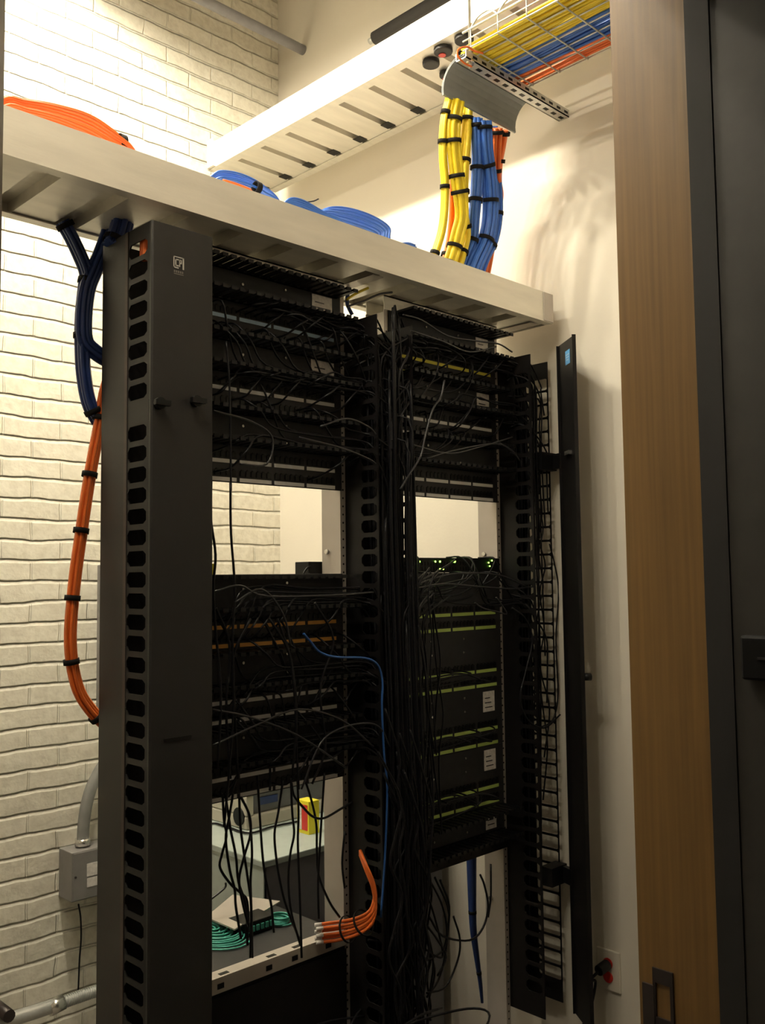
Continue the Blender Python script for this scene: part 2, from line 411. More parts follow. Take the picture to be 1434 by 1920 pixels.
for v in (865, 1650):
    zc = at(1030, v, 1, -.13).z
    mb = MB().box((1.0, -.128, zc-.028), (1.079, -.085, zc+.028)); mb.prism([(1.06, -.12, zc-.024), (1.079, -.09, zc-.024), (H0.x+.012, H0.y+.01, zc-.024), (H0.x-.012, H0.y+.0, zc-.024)], (0, 0, .048))
    mb.build('hinge_block', 'blackp', R_)

# ================================================================== RACK-MOUNTED EQUIPMENT
PW = .4826
def patch_panel(cx, kb, strip, label, grp='48-port patch panels'):
    "2U panel whose lower strip row is kb units below Z1 + 1"
    zb = zu(kb)-U-.0075; zt = zb+2*U+.0005
    t = thing('patch_panel', label, 'patch panel', (cx, 0, zb), grp)
    MB().box((cx-PW/2, -.004, zb), (cx+PW/2, -.0008, zt)).build('face_plate', 'panel', t, .0008)
    MB().box((cx-.215, -.0008, zb+.004), (cx+.215, .03, zt-.004)).build('housing', 'port', t)
    xe = .2325-.0167+cx
    for r in (0, 1):
        zc = zu(kb+r)
        for k in range(4):
            x1_ = xe-.1066*k; x0_ = x1_-.0975
            MB().box((x0_, -.0052, zc-.0047), (x1_, -.004, zc+.0047)).build('label_strip', strip, t)
            m = MB(); pj = MB()
            for j in range(6):
                xc = x0_+.0975*(j+.5)/6
                m.box((xc-.0062, -.0062, zc+.009), (xc+.0062, -.0038, zc+.0225)); m.box((xc-.003, -.0062, zc+.0225), (xc+.003, -.0038, zc+.0255))
            m.build('jack_row', 'port', t)
    return t
def h_manager(cx, k0, label, paper=False, units=2, bolts=((-.075, .3), (.06, .3), (.06, .7)), comb=True, small=False):
    zt = zu(k0); zb = zu(k0+units)-.0008
    t = thing('horizontal_cable_manager', label, 'cable manager', (cx, 0, zb), 'horizontal cable managers')
    MB().box((cx-PW/2, -.004, zb), (cx+PW/2, -.0008, zt)).build('back_plate', 'panel' if not small else 'black', t, .0008)
    if comb:
        n = 18; wx = .44
        for zc, nm in ((zt-.006, 1), (zb+.006, -1)):
            m = MB()
            for i in range(n+1):
                x = cx-wx/2+wx*i/n
                m.box((x-.0065, -.088, zc-.003), (x+.0065, -.004, zc+.003))
                m.box((x-.0075, -.091, zc-(.006 if nm > 0 else .003)), (x+.0075, -.088, zc+(.003 if nm > 0 else .006)))
            m.box((cx-wx/2, -.016, zc-.003), (cx+wx/2, -.004, zc+.003))
            m.build('finger_comb', 'blackp', t)
    for bx, bz in bolts:
        MB().cyl((cx+bx, -.004, zb+bz*(zt-zb)), (cx+bx, -.0065, zb+bz*(zt-zb)), .0035, 10).build('screw', 'steel', t)
    if paper:
        x = cx+.175
        MB().box((x-paper/2, -.0055, zb+.016), (x+paper/2, -.004, zt-.012)).build('paper_label', 'whitel', t)
        g = MB()
        for i in range(3): g.box((x-paper*.36, -.0058, zb+.028+i*.014), (x+paper*(.3-.1*i), -.0055, zb+.031+i*.014))
        g.build('print', 'gcable', t)
    return t
left_rows = [(-2.83, 'M', 'topmost comb of fingers in the left rack, white paper tag at its right', .07),
    (0, 'lblue', 'patch panel with pale blue label strips, highest in the left rack', 0),
    (1.17, 'M', 'comb-fingered manager under the blue-labelled panel, pinkish paper tag', .08),
    (4, 'white', 'patch panel with grey-white strips, second from the top of the left rack', 0),
    (5.17, 'M', 'comb-fingered manager directly above the bare patch panel of the left rack', 0),
    (8, 'white', 'bare patch panel with white strips just above the left rack opening', 0),
    (14.17, 'M', 'manager with shiny top edge just below the left rack opening', .0),
    (17, 'lorange', 'patch panel with orange label strips in the left rack', 0),
    (18.17, 'M', 'manager below the orange-labelled patch panel', 0),
    (21, 'white', 'cord-covered patch panel with white strips below the orange one', 0),
    (22.17, 'M', 'manager between the two lowest patch panels of the left rack', 0),
    (25, 'white', 'lowest patch panel of the left rack, hanging cords below it', 0)]
for k, ty, lb, pp in left_rows:
    if ty == 'M': h_manager(CX1, k, lb, pp, bolts=((-.085, .6), (.05, .25), (.05, .75)))
    else: patch_panel(CX1, k, ty, lb)
right_rows = [(-2.83, 'M', 'topmost comb of fingers in the right rack, white paper tag at its right', .06),
    (0, 'lyellow', 'patch panel with yellow label strips, highest in the right rack', 0),
    (1.17, 'M', 'manager under the yellow-labelled panel, square white paper tag', .06),
    (4, 'white', 'patch panel with white strips, second from the top of the right rack', 0),
    (5.17, 'M', 'manager directly above the white-striped panel over the right opening', 0),
    (8, 'white', 'patch panel with white strips just above the right rack opening', 0),
    (14.17, 'M', 'manager directly under the switch with green lights', 0),
    (17, 'lgreen', 'green-labelled patch panel, highest of the four in the right rack', 0),
    (18.17, 'M', 'plain dark manager below the highest green-labelled panel', 0),
    (21, 'lgreen', 'second green-labelled patch panel from the top', 0),
    (22.17, 'M', 'manager with a printed white tag below the second green panel', .055),
    (25, 'lgreen', 'third green-labelled patch panel from the top', 0),
    (26.17, 'M', 'manager with a tall paper tag below the third green panel', .055),
    (29, 'lgreen', 'lowest green-labelled patch panel, half hidden by cords', 0),
    (30.17, 'M', 'lowest manager of the right rack with a small white tag', .05)]
for k, ty, lb, pp in right_rows:
    if ty == 'M': h_manager(CX2, k, lb, pp, comb=(k < 12 or k > 30), bolts=((-.085, .3), (-.085, .75), (.06, .3), (.06, .75)))
    else: patch_panel(CX2, k, ty, lb)
# network switch with green lights
zb, zt = zu(14.17)+.001, zu(13.17)
t = thing('network_switch', 'slim black network switch with small green lights', 'network switch', (CX2, 0, zb))
MB().box((CX2-PW/2, -.006, zb), (CX2+PW/2, .0, zt)).build('face_plate', 'black', t, .001)
MB().box((CX2-.215, .0, zb+.001), (CX2+.215, .28, zt-.001)).build('chassis', 'black', t, .001)
for i in range(4):
    m = MB()
    for j in range(6):
        xc = CX2-.2+i*.085+j*.0125; 
        for zc in (zb+.011, zb+.027): m.box((xc-.005, -.008, zc-.005), (xc+.005, -.0055, zc+.005))
    m.build('jack_row', 'port', t)
for u, v, r in ((780, 1053, .0016), (785.8, 1053, .0026), (815.7, 1053, .0026), (824.5, 1053, .0026), (852, 1053, .0034), (849, 1053, .0028), (824.5, 1067, .0025), (830.3, 1067, .0025), (915.5, 1055, .0022), (921.7, 1051, .0024), (917.7, 1061.5, .0022)):
    p = at(u, v, 1, -.007); MB().cyl(p, p+Vector((0, -.002, 0)), r, 10).build('indicator_light', 'led', t)
# lowest 1U unit of the right rack and the enclosure at the foot of the left rack
zb, zt = zu(33.3), zu(32.17)
t = thing('power_strip', 'black one-unit strip lowest in the right rack above hanging loops', 'power strip', (CX2, 0, zb))
MB().box((CX2-PW/2, -.02, zb), (CX2+PW/2, .04, zt)).build('body', 'black', t, .002)
m = MB()
for i in range(8): m.box((CX2-.19+i*.05, -.022, zb+.012), (CX2-.165+i*.05, -.0195, zb+.034))
m.build('outlets', 'port', t)
SHZ = .745
t = thing('fibre_shelf', 'open beige-topped rack shelf holding aqua cable coils', 'shelf', (CX1, 0, SHZ-.03))
MB().box((CX1-PW/2, -.002, SHZ-.003), (CX1+PW/2, .32, SHZ)).build('deck', 'panel', t)
MB().box((CX1-PW/2, -.002, SHZ), (CX1+PW/2, .04, SHZ+.0015)).build('front_strip', 'rail', t)
m = MB().box((CX1-PW/2, -.006, SHZ-.03), (CX1+PW/2, -.002, SHZ+.006)); m.build('front_lip', 'rail', t, .001)
m = MB()
for i, xx in enumerate((-.16, -.02, .06, .17)): m.box((CX1+xx, -.007, SHZ-.02), (CX1+xx+.018, -.006, SHZ-.008)); m.box((CX1+xx+.02, .01, SHZ+.0015), (CX1+xx+.045, .022, SHZ+.0022))
m.build('lip_slots', 'port', t)
m = MB().box((CX1-PW/2, .0, SHZ-.26), (CX1+PW/2, .3, SHZ-.032)); m.box((CX1-PW/2, -.005, SHZ-.25), (CX1+PW/2, 0, SHZ-.04)); 
tag(m.build('fibre_enclosure', 'black'), 'black closed enclosure under the beige shelf at the foot of the left rack', 'enclosure')

# ================================================================== LADDER / CABLE TRAYS
TZ0 = at(520, 447, 1, -.15).z      # underside of the lower tray
LY0, LY1 = -.15, .155
zt = at(520, 374, 1, LY0).z
xl, xr = -1.3, at(1034, 580, 1, LY0).x
t = thing('cable_tray', 'long aluminium cable tray running level over both racks', 'cable tray', ((xl+xr)/2, 0, TZ0), 'aluminium cable trays')
def side_channel(m, axis, a0, a1, y, s, z0, z1, fl=.028, th=.003):
    "C-section rail; web at y, flanges reach towards s"
    prof = [(0, 0), (0, z1-z0), (fl*s*.45, z1-z0), (fl*s*.45, z1-z0-th), (th*s, z1-z0-th), (th*s, th), (fl*s, th), (fl*s, 0)]
    if axis == 'x': m.prism([(a0, y+p, z0+q) for p, q in prof], (a1-a0, 0, 0))
    else: m.prism([(y+p, a0, z0+q) for p, q in prof], (0, a1-a0, 0))
for y, s in ((LY0, 1), (LY1, -1)):
    m = MB(); side_channel(m, 'x', xl, xr, y, s, TZ0, zt); m.build('side_rail', 'alu', t)
m = MB(); hd = MB(); xx = xl+.08; prev = xl
def rib_plates(m, a, b):
    m.box((a, LY0+.003, TZ0+.005), (b, LY1-.003, TZ0+.008))
while xx < xr-.06:
    rib_plates(m, prev, xx-.03)
    m.box((xx-.03, LY0+.003, TZ0+.005), (xx-.027, LY1-.003, TZ0+.035)); m.box((xx+.027, LY0+.003, TZ0+.005), (xx+.03, LY1-.003, TZ0+.035))
    m.box((xx-.027, LY0+.003, TZ0+.032), (xx+.027, LY1-.003, TZ0+.035))
    prev = xx+.03; xx += .15
rib_plates(m, prev, xr); m.build('ribbed_bottom', 'alu', t)
m = MB().box((xr, LY0, TZ0), (xr+.003, LY1, zt)); m.box((xr-.045, LY0-.004, TZ0+.002), (xr+.003, LY0, zt-.002)); m.build('end_plate', 'rail', t)
for xx in (.30, 1.0): 
    MB().box((xx-.02, LY0+.04, RT_TOP+.043), (xx+.02, LY1-.04, TZ0)).build('support_block', 'rail', t)

Z2 = 3.34       # upper tray
tx0 = at(393.5, 318, 2, Z2).x; tx1 = at(515, 362, 2, Z2).x; ty1 = at(393.5, 318, 2, Z2).y; ty0 = -.95
tzt = Z2+.108
t = thing('cable_tray', 'higher ribbed-bottom tray crossing towards the viewer along the right wall', 'cable tray', ((tx0+tx1)/2, 0, Z2), 'aluminium cable trays')
for x, s in ((tx0, 1), (tx1, -1)):
    m = MB(); side_channel(m, 'y', ty0, ty1, x, s, Z2, tzt, fl=.035); m.build('side_rail', 'alu', t)
m = MB(); hd = MB()
ribs = [at(u, v, 2, Z2).y for u, v in ((454, 303), (498, 280), (540, 253), (588, 224), (644, 192), (699, 161), (755, 132))]
dy = (ribs[0]-ribs[-1])/6
yy = ribs[0]+dy; ys_ = []
while yy > ty0: ys_.append(yy); yy -= dy
prev = ty1-.005
for y in ys_:
    m.box((tx0+.004, y+.018, Z2+.004), (tx1-.004, prev, Z2+.007))
    m.box((tx0+.004, y+.015, Z2+.004), (tx1-.004, y+.018, Z2+.034)); m.box((tx0+.004, y-.018, Z2+.004), (tx1-.004, y-.015, Z2+.034)); m.box((tx0+.004, y-.015, Z2+.031), (tx1-.004, y+.015, Z2+.034))
    hd.box((tx1-.085, y-.02, Z2+.0025), (tx1-.045, y+.02, Z2+.0039))
    prev = y-.018
m.box((tx0+.004, ty0, Z2+.004), (tx1-.004, prev, Z2+.007))
m.build('ribbed_bottom', 'alu', t); hd.build('slot_pattern', 'port', t)
m = MB().box((tx0-.012, ty1, Z2-.002), (tx0+.02, ty1+.003, tzt+.015)); m.box((tx0-.012, ty1-.04, Z2+.002), (tx0-.001, ty1, tzt+.01)); m.build('splice_bracket', 'alu', t)

# wire basket tray and its cables
ZB = 3.20
bp0, bp1 = at(870, 112, 2, ZB), at(1030, 150, 2, ZB)
bx0, bx1 = .60, .90
by1 = -.17; by0 = -1.0
t = thing('wire_basket_tray', 'silver wire basket tray full of yellow, blue and orange cables', 'cable tray', ((bx0+bx1)/2, by1, ZB))
m = MB(); r = .0026
for i in range(7):
    x = bx0+(bx1-bx0)*i/6; m.tube([(x, by0, ZB), (x, by1, ZB)], r, 6, 0)
for z in (ZB+.028, ZB+.055):
    for x in (bx0, bx1): m.tube([(x, by0, z), (x, by1, z)], r*(1.5 if z > ZB+.05 else 1), 6, 0)
m.build('long_wires', 'galv', t)
m = MB(); yy = by1-.03
while yy > by0:
    m.tube([(bx0, yy, ZB+.055), (bx0, yy, ZB-.003), (bx1, yy, ZB-.003), (bx1, yy, ZB+.055)], r, 6, 0)
    m.tube([(bx0, yy, ZB+.055), (bx0, yy-.03, ZB+.078), (bx0, yy-.07, ZB+.08), (bx0, yy-.1, ZB+.055)], r*1.2, 6, 4)
    yy -= .1
m.build('cross_wires', 'galv', t)
def strap_ring(c, tdir, ro, parent, w_=.012, m='velcro', flat=1.0):
    tdir = Vector(tdir).normalized()
    return MB().ring(Vector(c)-tdir*w_/2, Vector(c)+tdir*w_/2, ro+.0012, max(ro-.001, .001), 18).build('strap', m, parent)
def strands(path, n, R, r, seed=0, seg=6, smooth=5, squash=1.0):
    "n tubes packed round a centre path (offsets in the plane across it)"
    P = sm(path, smooth); m = MB()
    offs = [(math.sqrt((i+.5)/n)*math.cos(i*2.39996+seed), math.sqrt((i+.5)/n)*math.sin(i*2.39996+seed)) for i in range(n)]
    sc = R-r
    r = max(r, R/math.sqrt(n)*1.02)
    t = (P[1]-P[0]).normalized(); u = t.orthogonal().normalized(); prev = t; fr = []
    for i in range(len(P)):
        t = (P[min(i+1, len(P)-1)]-P[max(0, i-1)]).normalized(); u = prev.rotation_difference(t) @ u; u = (u-t*u.dot(t)).normalized(); prev = t; fr.append((u.copy(), t.cross(u)))
    for a, b in offs:
        m.tube([P[i]+fr[i][0]*a*sc+fr[i][1]*b*sc*squash for i in range(len(P))], r, seg, 0)
    return m, P
def bundle(name, label, path, n, R, r, matn, straps=(), seed=0, group=None, cat='cable bundle', squash=1.0):
    m, P = strands(path, n, R, r, seed, squash=squash)
    t = thing(name, label, cat, tuple(P[-1]), group)
    m.build('cables', matn, t)
    for s in straps:
        i = min(int(s*(len(P)-1)), len(P)-2); strap_ring(P[i], P[i+1]-P[max(0, i-1)], R+.001, t)
    return t
# cables lying in the basket and falling over the drop-out
XW = [(.615, .745, 'yellow', 14, 'yellow'), (.75, .835, 'blue', 9, 'blue'), (.84, .895, 'orange', 6, 'orange')]
for x0, x1, mt, n, nm in XW:
    for row in range(2 if mt != 'orange' else 1):
        m = MB()
        for i in range(n):
            x = x0+(x1-x0)*i/(n-1); zz = ZB+.008+row*.010
            ph = random.random()*6
            m.tube([(x+.004*math.sin(ph+k*1.1), by0+(by1+.02-by0)*k/6, zz+.002*math.sin(ph*2+k)) for k in range(7)], .0048, 6, 3)
        tag(m.build('cable_run', mt), f'{nm} cables lying in the wire basket tray' + (', upper layer' if row else ', bottom layer' if mt != 'orange' else ' nearest the wall'), 'cable run')
# perforated strut under the end of the basket
t = thing('strut_channel', 'perforated galvanised strut under the end of the wire basket', 'strut', ((bx0+bx1)/2, by1, ZB))
sa, sb = at(895, 112, 1, by1).x, at(1058, 210, 1, by1).x
zs = ZB-.012
m = MB().box((bx0-.01, by1-.02, zs-.018), (sb, by1+.02, zs-.015)); m.box((bx0-.01, by1-.02, zs-.018), (sb, by1-.017, zs+.006)); m.box((bx0-.01, by1+.017, zs-.018), (sb, by1+.02, zs+.006))
m.build('channel', 'galv', t)
m = MB(); x = bx0+.02
while x < sb-.03: m.box((x, by1-.006, zs-.0186), (x+.02, by1+.006, zs-.0175)); m.box((x, by1-.0205, zs-.010), (x+.02, by1-.0195, zs-.002)); x += .042
m.build('slot_pattern', 'port', t)
t = thing('threaded_rod', 'thin threaded rod with bright nuts holding the basket corner', 'hanger rod', (bx0+.02, by1-.01, ZB))
m = MB().cyl((bx0+.02, by1-.01, ZB-.05), (bx0+.02, by1-.01, 4.6), .0045, 10); m.build('rod', 'galv', t)
for z in (ZB+.005, ZB-.035): MB().cyl((bx0+.02, by1-.01, z), (bx0+.02, by1-.01, z+.012), .013, 6).build('nut', 'steel', t)
# drop-out (waterfall) plate
wx0, wx1 = bx0+.005, bx1+.015
WC = (by1+.014, ZB-.082)
prof = []
for k in range(9):
    a = math.radians(100-k*14); prof.append((WC[0]+.074*math.cos(a), WC[1]+.078*math.sin(a)))
t = thing('cable_dropout', 'grey curved plastic drop-out over which the cables fall', 'cable drop-out', ((wx0+wx1)/2, by1+.02, ZB-.1))
m = MB()
inner = [(p[0]-(p[0]-WC[0])*.06, p[1]-(p[1]-WC[1])*.06) for p in prof]
pl = prof+inner[::-1]
E = None
m.prism([(wx0, a, b) for a, b in pl], (wx1-wx0+.04, 0, 0)); dp = m.build('curved_plate', 'wfall', t)
m = MB()
for x in (wx0, wx1+.037): m.prism([(x, a+.002, b+.001) for a, b in pl], (.003, 0, 0))
for k in range(1, 5):
    x = wx0+(wx1-wx0)*k/5; m.prism([(x, a+(a-WC[0])*.02, b+(b-WC[1])*.02) for a, b in pl], (.0012, 0, 0))
m.build('ribs', 'wfall', t)
# falling bundles, traced at their own distances
def drop(pix, y0, y1, n, R, r, mt, label, straps, seed=0):
    k = len(pix); pts = [at(u, v, 1, y0+(y1-y0)*i/(k-1)) for i, (u, v) in enumerate(pix)]
    end = pts[-1]; pts.append(Vector((end.x-.05, min(y1+.02, LY1-.05), TZ0+.035)))
    return bundle('cable_bundle', label, pts, n, R, r, mt, straps, seed, 'cable bundles falling from the basket tray')
ya, yb = -.075, .0
drop([(842, 185), (832, 230), (830, 290), (834, 350), (830, 420), (815, 475)], ya, yb, 5, .0135, .0045, 'yellow', 'thin yellow bundle falling leftmost from the drop-out', (.1, .27, .5, .86), 1)
drop([(851, 195), (846, 260), (848, 340), (846, 420), (836, 478)], ya+.03, yb+.03, 4, .014, .0045, 'orange', 'slim orange bundle between two yellow bundles, seen only low down', (.8,), 2)
drop([(857, 190), (849, 250), (856, 330), (865, 400), (857, 440), (846, 482)], ya-.01, yb-.01, 9, .0235, .0048, 'yellow', 'thick yellow bundle with bright highlight, second in the fall', (.1, .2, .35, .42, .78, .88), 3)
drop([(876, 200), (873, 260), (868, 330), (868, 400), (872, 440), (862, 484)], ya+.02, yb, 7, .020, .0048, 'yellow', 'yellow bundle beside the blue ones with a wide strap', (.08, .28, .42, .62, .8), 4)
drop([(893, 222), (895, 290), (893, 350), (888, 410), (884, 450), (868, 492)], ya+.005, yb+.01, 8, .021, .0045, 'blue', 'lighter blue bundle next to the yellow cables', (.06, .25, .42, .68), 5)
drop([(905, 228), (909, 290), (916, 340), (918, 400), (910, 450), (888, 500)], ya-.005, yb-.005, 12, .027, .0048, 'blue', 'thickest blue bundle in the fall', (.06, .25, .44, .68, .88), 6)
drop([(920, 238), (922, 290), (928, 340), (930, 400), (922, 450), (900, 500)], ya+.03, yb+.03, 9, .022, .0048, 'blue', 'blue bundle behind, nearest the orange cables', (.5, .7, .9), 7)
drop([(930, 240), (928, 280), (927, 330), (932, 365), (926, 400), (915, 470)], ya+.005, yb+.05, 7, .022, .005, 'orange', 'orange bundle falling inner side of the drop-out', (.04, .3), 8)
drop([(945, 244), (940, 275), (934, 310), (932, 365), (930, 400), (915, 470)], ya+.0, yb+.05, 6, .019, .005, 'orange', 'orange bundle falling rightmost from the drop-out', (.05, .3), 9)
# small stray orange loop over the basket corner
lo = px([(884, 125), (870, 118), (858, 104), (860, 92), (876, 88), (890, 96), (905, 100)], 1, by1-.05)
tag(MB().tube(lo, .003, 6).build('cable_loop', 'orange'), 'small orange cable loop at the corner of the basket tray', 'cable')
# round black ends poking through the ribbed tray
for i, (u, v, rr, core) in enumerate(((808, 121, .028, 0), (831, 97, .03, 1), (870, 76, .03, 0), (836, 142, .022, 1), (866, 108, .02, 0))):
    p = at(u, v, 2, Z2-.01)
    t = thing('rubber_grommet', ['round black grommet farthest left under the ribbed tray', 'black grommet with red core below the rail of the ribbed tray', 'black grommet nearest the side rail of the ribbed tray', 'black and red grommet touching the grey drop-out', 'small black plug inside the orange cable loop'][i], 'grommet', tuple(p), 'round grommets under the ribbed tray')
    MB().cyl(p+Vector((0, 0, -.004)), p+Vector((0, 0, .012)), rr, 20).build('body', 'rust', t, .003)
    if core: MB().cyl(p+Vector((.006, .01, -.006)), p+Vector((.006, .01, -.004)), rr*.4, 12).build('core', 'red', t)
# dark insulated pipe above the tray
pa = at(703, 72, 0, WX-.05); pb = at(835, -6, 0, WX-.05)
t = thing('insulated_pipe', 'dark foam-wrapped pipe on the wall above the ribbed tray', 'pipe', tuple(pa))
pz = (pa.z+pb.z)/2
MB().cyl((WX-.05, pa.y, pa.z), (WX-.05, ty0, pz+(pb.z-pa.z)*2), .026, 14).build('insulation', 'rust', t)
MB().cyl((WX-.05, pa.y+.03, pa.z), (WX-.05, pa.y, pa.z), .012, 10).build('pipe_end', 'galv', t)
# grey conduit high on the brick wall running into the corner
q = at(568, 94, 0, WX-.002)
q0 = at(470, 38, 1, q.y)
tag(MB().cyl((-3.1, q.y, q.z), (WX-.0, q.y, q.z), .021, 14).build('conduit', 'bluegrey'), 'straight grey conduit high up in front of the brick wall', 'conduit')

# coils lying in the lower tray
def coil(path_list, r, mt, label, cat='cable coil', straps=()):
    m = MB()
    for p in path_list: m.tube(p, r, 6, 5)
    P = sm(path_list[len(path_list)//2], 5)
    t = thing('cable_coil', label, cat, tuple(P[0]), 'cable coils lying in the lower tray')
    m.build('cables', mt, t)
    for s, ro in straps:
        i = int(s*(len(P)-2)); strap_ring(P[i], P[i+1]-P[max(0, i-1)], ro, t, .014)
    return t
def fan(lo_, hi_, n, y0, y1, ends, jit=.004):
    "n arcs between a low and a high pixel polyline"
    out = []
    for i in range(n):
        f = i/(n-1); y = y0+(y1-y0)*((i*7) % n)/n; pts = []
        for (a, b), (c_, d_) in zip(lo_, hi_):
            pts.append(at(a+(c_-a)*f, b+(d_-b)*f, 1, y))
        s, e_ = pts[0], pts[-1]
        pts = [s+Vector((-.03, .02, -.05))]+pts+[e_+Vector((.03, .01, -.05))]
        out.append(pts)
    return out
coil(fan([(14, 212), (60, 222), (110, 238), (160, 262), (205, 285), (245, 292)], [(8, 183), (45, 187), (100, 196), (165, 215), (212, 245), (250, 280)], 16, -.12, .02, 0), .0034, 'orange', 'bright orange coil rising above the tray at its far left', straps=((.8, .022),))
coil(fan([(412, 345), (440, 352), (475, 362), (500, 372), (520, 382)], [(402, 326), (430, 322), (465, 332), (495, 350), (522, 376)], 9, -.10, .0, 0), .0032, 'blue', 'small blue coil with black strap above the tray, leftmost of the blue ones', straps=((.62, .014),))
coil([px([(418, 338), (445, 346), (470, 356)], 1, -.13), px([(420, 341), (447, 349), (472, 359)], 1, -.125)], .0032, 'orange', 'short orange cable under the leftmost blue coil')
coil(fan([(545, 388), (570, 400), (600, 412), (640, 425)], [(537, 377), (562, 374), (600, 394), (645, 420)], 7, -.10, -.02, 0), .0032, 'blue', 'flat blue coil in the middle of the tray top')
coil(fan([(603, 402), (640, 418), (680, 432), (700, 440), (702, 448)], [(603, 396), (640, 389), (690, 402), (728, 425), (730, 448)], 12, -.10, .02, 0), .0034, 'blue', 'largest blue coil looping above the tray near the falling cables')
coil([px([(745, 458), (765, 456), (778, 460)], 1, -.1), px([(748, 461), (766, 459), (780, 464)], 1, -.1)], .003, 'blue', 'tiny blue loop peeking above the tray right of the coils')
tag(MB().tube(px([(575, 379), (588, 377), (597, 373)], 1, -.05)+[], .0018, 6).build('cable_tie_tail', 'gcable'), 'short dark tie tail sticking up from the tray', 'cable tie')

# bundles on the left side of the left manager
yb_ = .10
B1 = [at(u, v, 1, yb_) for u, v in ((118, 415), (140, 455), (163, 510), (161, 540), (156, 590), (155, 640), (158, 700), (168, 755), (186, 790))]
B2 = [at(u, v, 1, yb_-.01) for u, v in ((212, 405), (200, 450), (178, 505), (163, 545), (157, 600), (160, 640), (178, 660), (200, 674), (225, 685))]
bundle('cable_bundle', 'dark blue bundle dropping from the tray and curving down to the orange one', B1, 12, .019, .0045, 'dblue', (.04, .34, .62, .93), 11, 'blue bundles beside the left manager')
bundle('cable_bundle', 'dark blue bundle dropping behind the post, branching off into the manager', B2, 12, .019, .0045, 'dblue', (.05,), 12, 'blue bundles beside the left manager')
B3 = [at(u, v, 1, .02) for u, v in ((236, 385), (230, 410), (222, 440), (212, 462))]
bundle('cable_bundle', 'short dark blue bundle entering the top of the left manager', B3, 14, .026, .0045, 'dblue', (.9,), 13, 'blue bundles beside the left manager')
O1 = [at(u, v, 1, .09) for u, v in ((212, 690), (197, 730), (185, 800), (168, 890), (152, 995), (138, 1100), (131, 1205), (143, 1285), (168, 1330), (200, 1362))]
bundle('cable_bundle', 'long orange bundle bowing out beside the left manager over the brick', O1, 12, .0155, .0038, 'orange', (.21, .34, .465, .59, .72, .94), 14)
O2 = [at(u, v, 1, -.06) for u, v in ((262, 440), (266, 470), (268, 500))]
m, P = strands([Vector((-.378, -.1, 2.366)), Vector((-.378, -.1, 2.39)), Vector((-.377, -.099, 2.425))], 12, .028, .005)
tag(m.build('cable_bundle', 'orange'), 'orange bundle seen through the uppermost slot of the left manager', 'cable bundle')

# ================================================================== BLACK CORDS
def cord(pts, r=.0026, mt='cable', label='', group='', cat='cord', seg=6, n=5, name='network_cable'):
    return tag(MB().tube(pts, r, seg, n).build(name, mt), label, cat, group)
rnd = random.Random(3)
def V(*a): return Vector(a)
# patch cords: port -> manager lane -> side manager
def patch_set(cx, k, count, side, lane, label, group, hang=(.15, .7), dense=1.0):
    for i in range(count):
        r = rnd.random() < .5
        x = cx-.2+.40*rnd.random(); zp = zu(k+(1 if r else 0))+.016
        zl = zu(lane)-rnd.random()*.055; yl = -.03-rnd.random()*.05
        xs = cx+side*.25; xo = xs+side*(.03+rnd.random()*.10); yo = -.06-rnd.random()*.055
        s = 1 if zl > zp else -1
        zo = zl-.02-rnd.random()*.04; zd = zo-hang[0]-rnd.random()*hang[1]
        pts = [V(x, -.004, zp), V(x+side*.004, -.04-rnd.random()*.03, zp+s*.004), V(x+side*.03, yl-.02, (zp+zl)/2), V(x+side*.09, yl, zl)]
        if abs(xs-x) > .16: pts.append(V((x+side*.09+xs)/2, yl+.01*rnd.random(), zl-.012*rnd.random()))
        pts += [V(xs, yl-.01, zl-.008), V(xs+side*.025, yo, zo+.01), V(xo, yo, zo-.06), V(xo+rnd.uniform(-.01, .01), yo, (zo+zd)/2), V(xo+rnd.uniform(-.015, .015), yo, max(.4, zd))]
        cord(pts, .0026, 'cable', label, group, n=4)
SETS = [  # rack, panel row, count, side, lane row, name
    (CX1, 0, 13, 1, -1.2, 'blue-labelled panel of the left rack'), (CX1, 0, 11, 1, 2.0, 'lower row of the blue-labelled panel'),
    (CX1, 4, 14, 1, 2.3, 'second panel of the left rack'), (CX1, 4, 5, 1, 5.6, 'lower row of the second left panel'),
    (CX1, 8, 3, 1, 6.0, 'bare white-striped panel of the left rack'),
    (CX1, 17, 12, 1, 14.8, 'orange-labelled panel'), (CX1, 17, 8, 1, 19.0, 'lower row of the orange-labelled panel'),
    (CX1, 21, 11, 1, 19.2, 'panel below the orange-labelled one'), (CX1, 21, 8, 1, 23.0, 'lower row of the panel below the orange one'), (CX1, 25, 9, 1, 23.2, 'lowest panel of the left rack'),
    (CX2, 0, 8, -1, -1.2, 'yellow-labelled panel, running left'), (CX2, 0, 9, 1, -1.4, 'yellow-labelled panel, running right'), (CX2, 0, 8, -1, 2.0, 'lower row of the yellow-labelled panel'),
    (CX2, 4, 7, 1, 2.2, 'second panel of the right rack'), (CX2, 4, 4, -1, 5.8, 'lower row of the second right panel'),
    (CX2, 13.5, 9, -1, 14.6, 'switch with green lights, running left'), (CX2, 13.5, 7, 1, 15.0, 'switch with green lights, running right'),
    (CX2, 21, 4, -1, 20.5, 'second green-labelled panel'), (CX2, 25, 5, -1, 24.5, 'third green-labelled panel'), (CX2, 29, 7, -1, 28.6, 'lowest green-labelled panel')]
for cx, k, n, sd, ln_, nm in SETS:
    patch_set(cx, k, n, sd, ln_, 'thin black patch cord plugged into the '+nm, 'black patch cords of the '+nm)
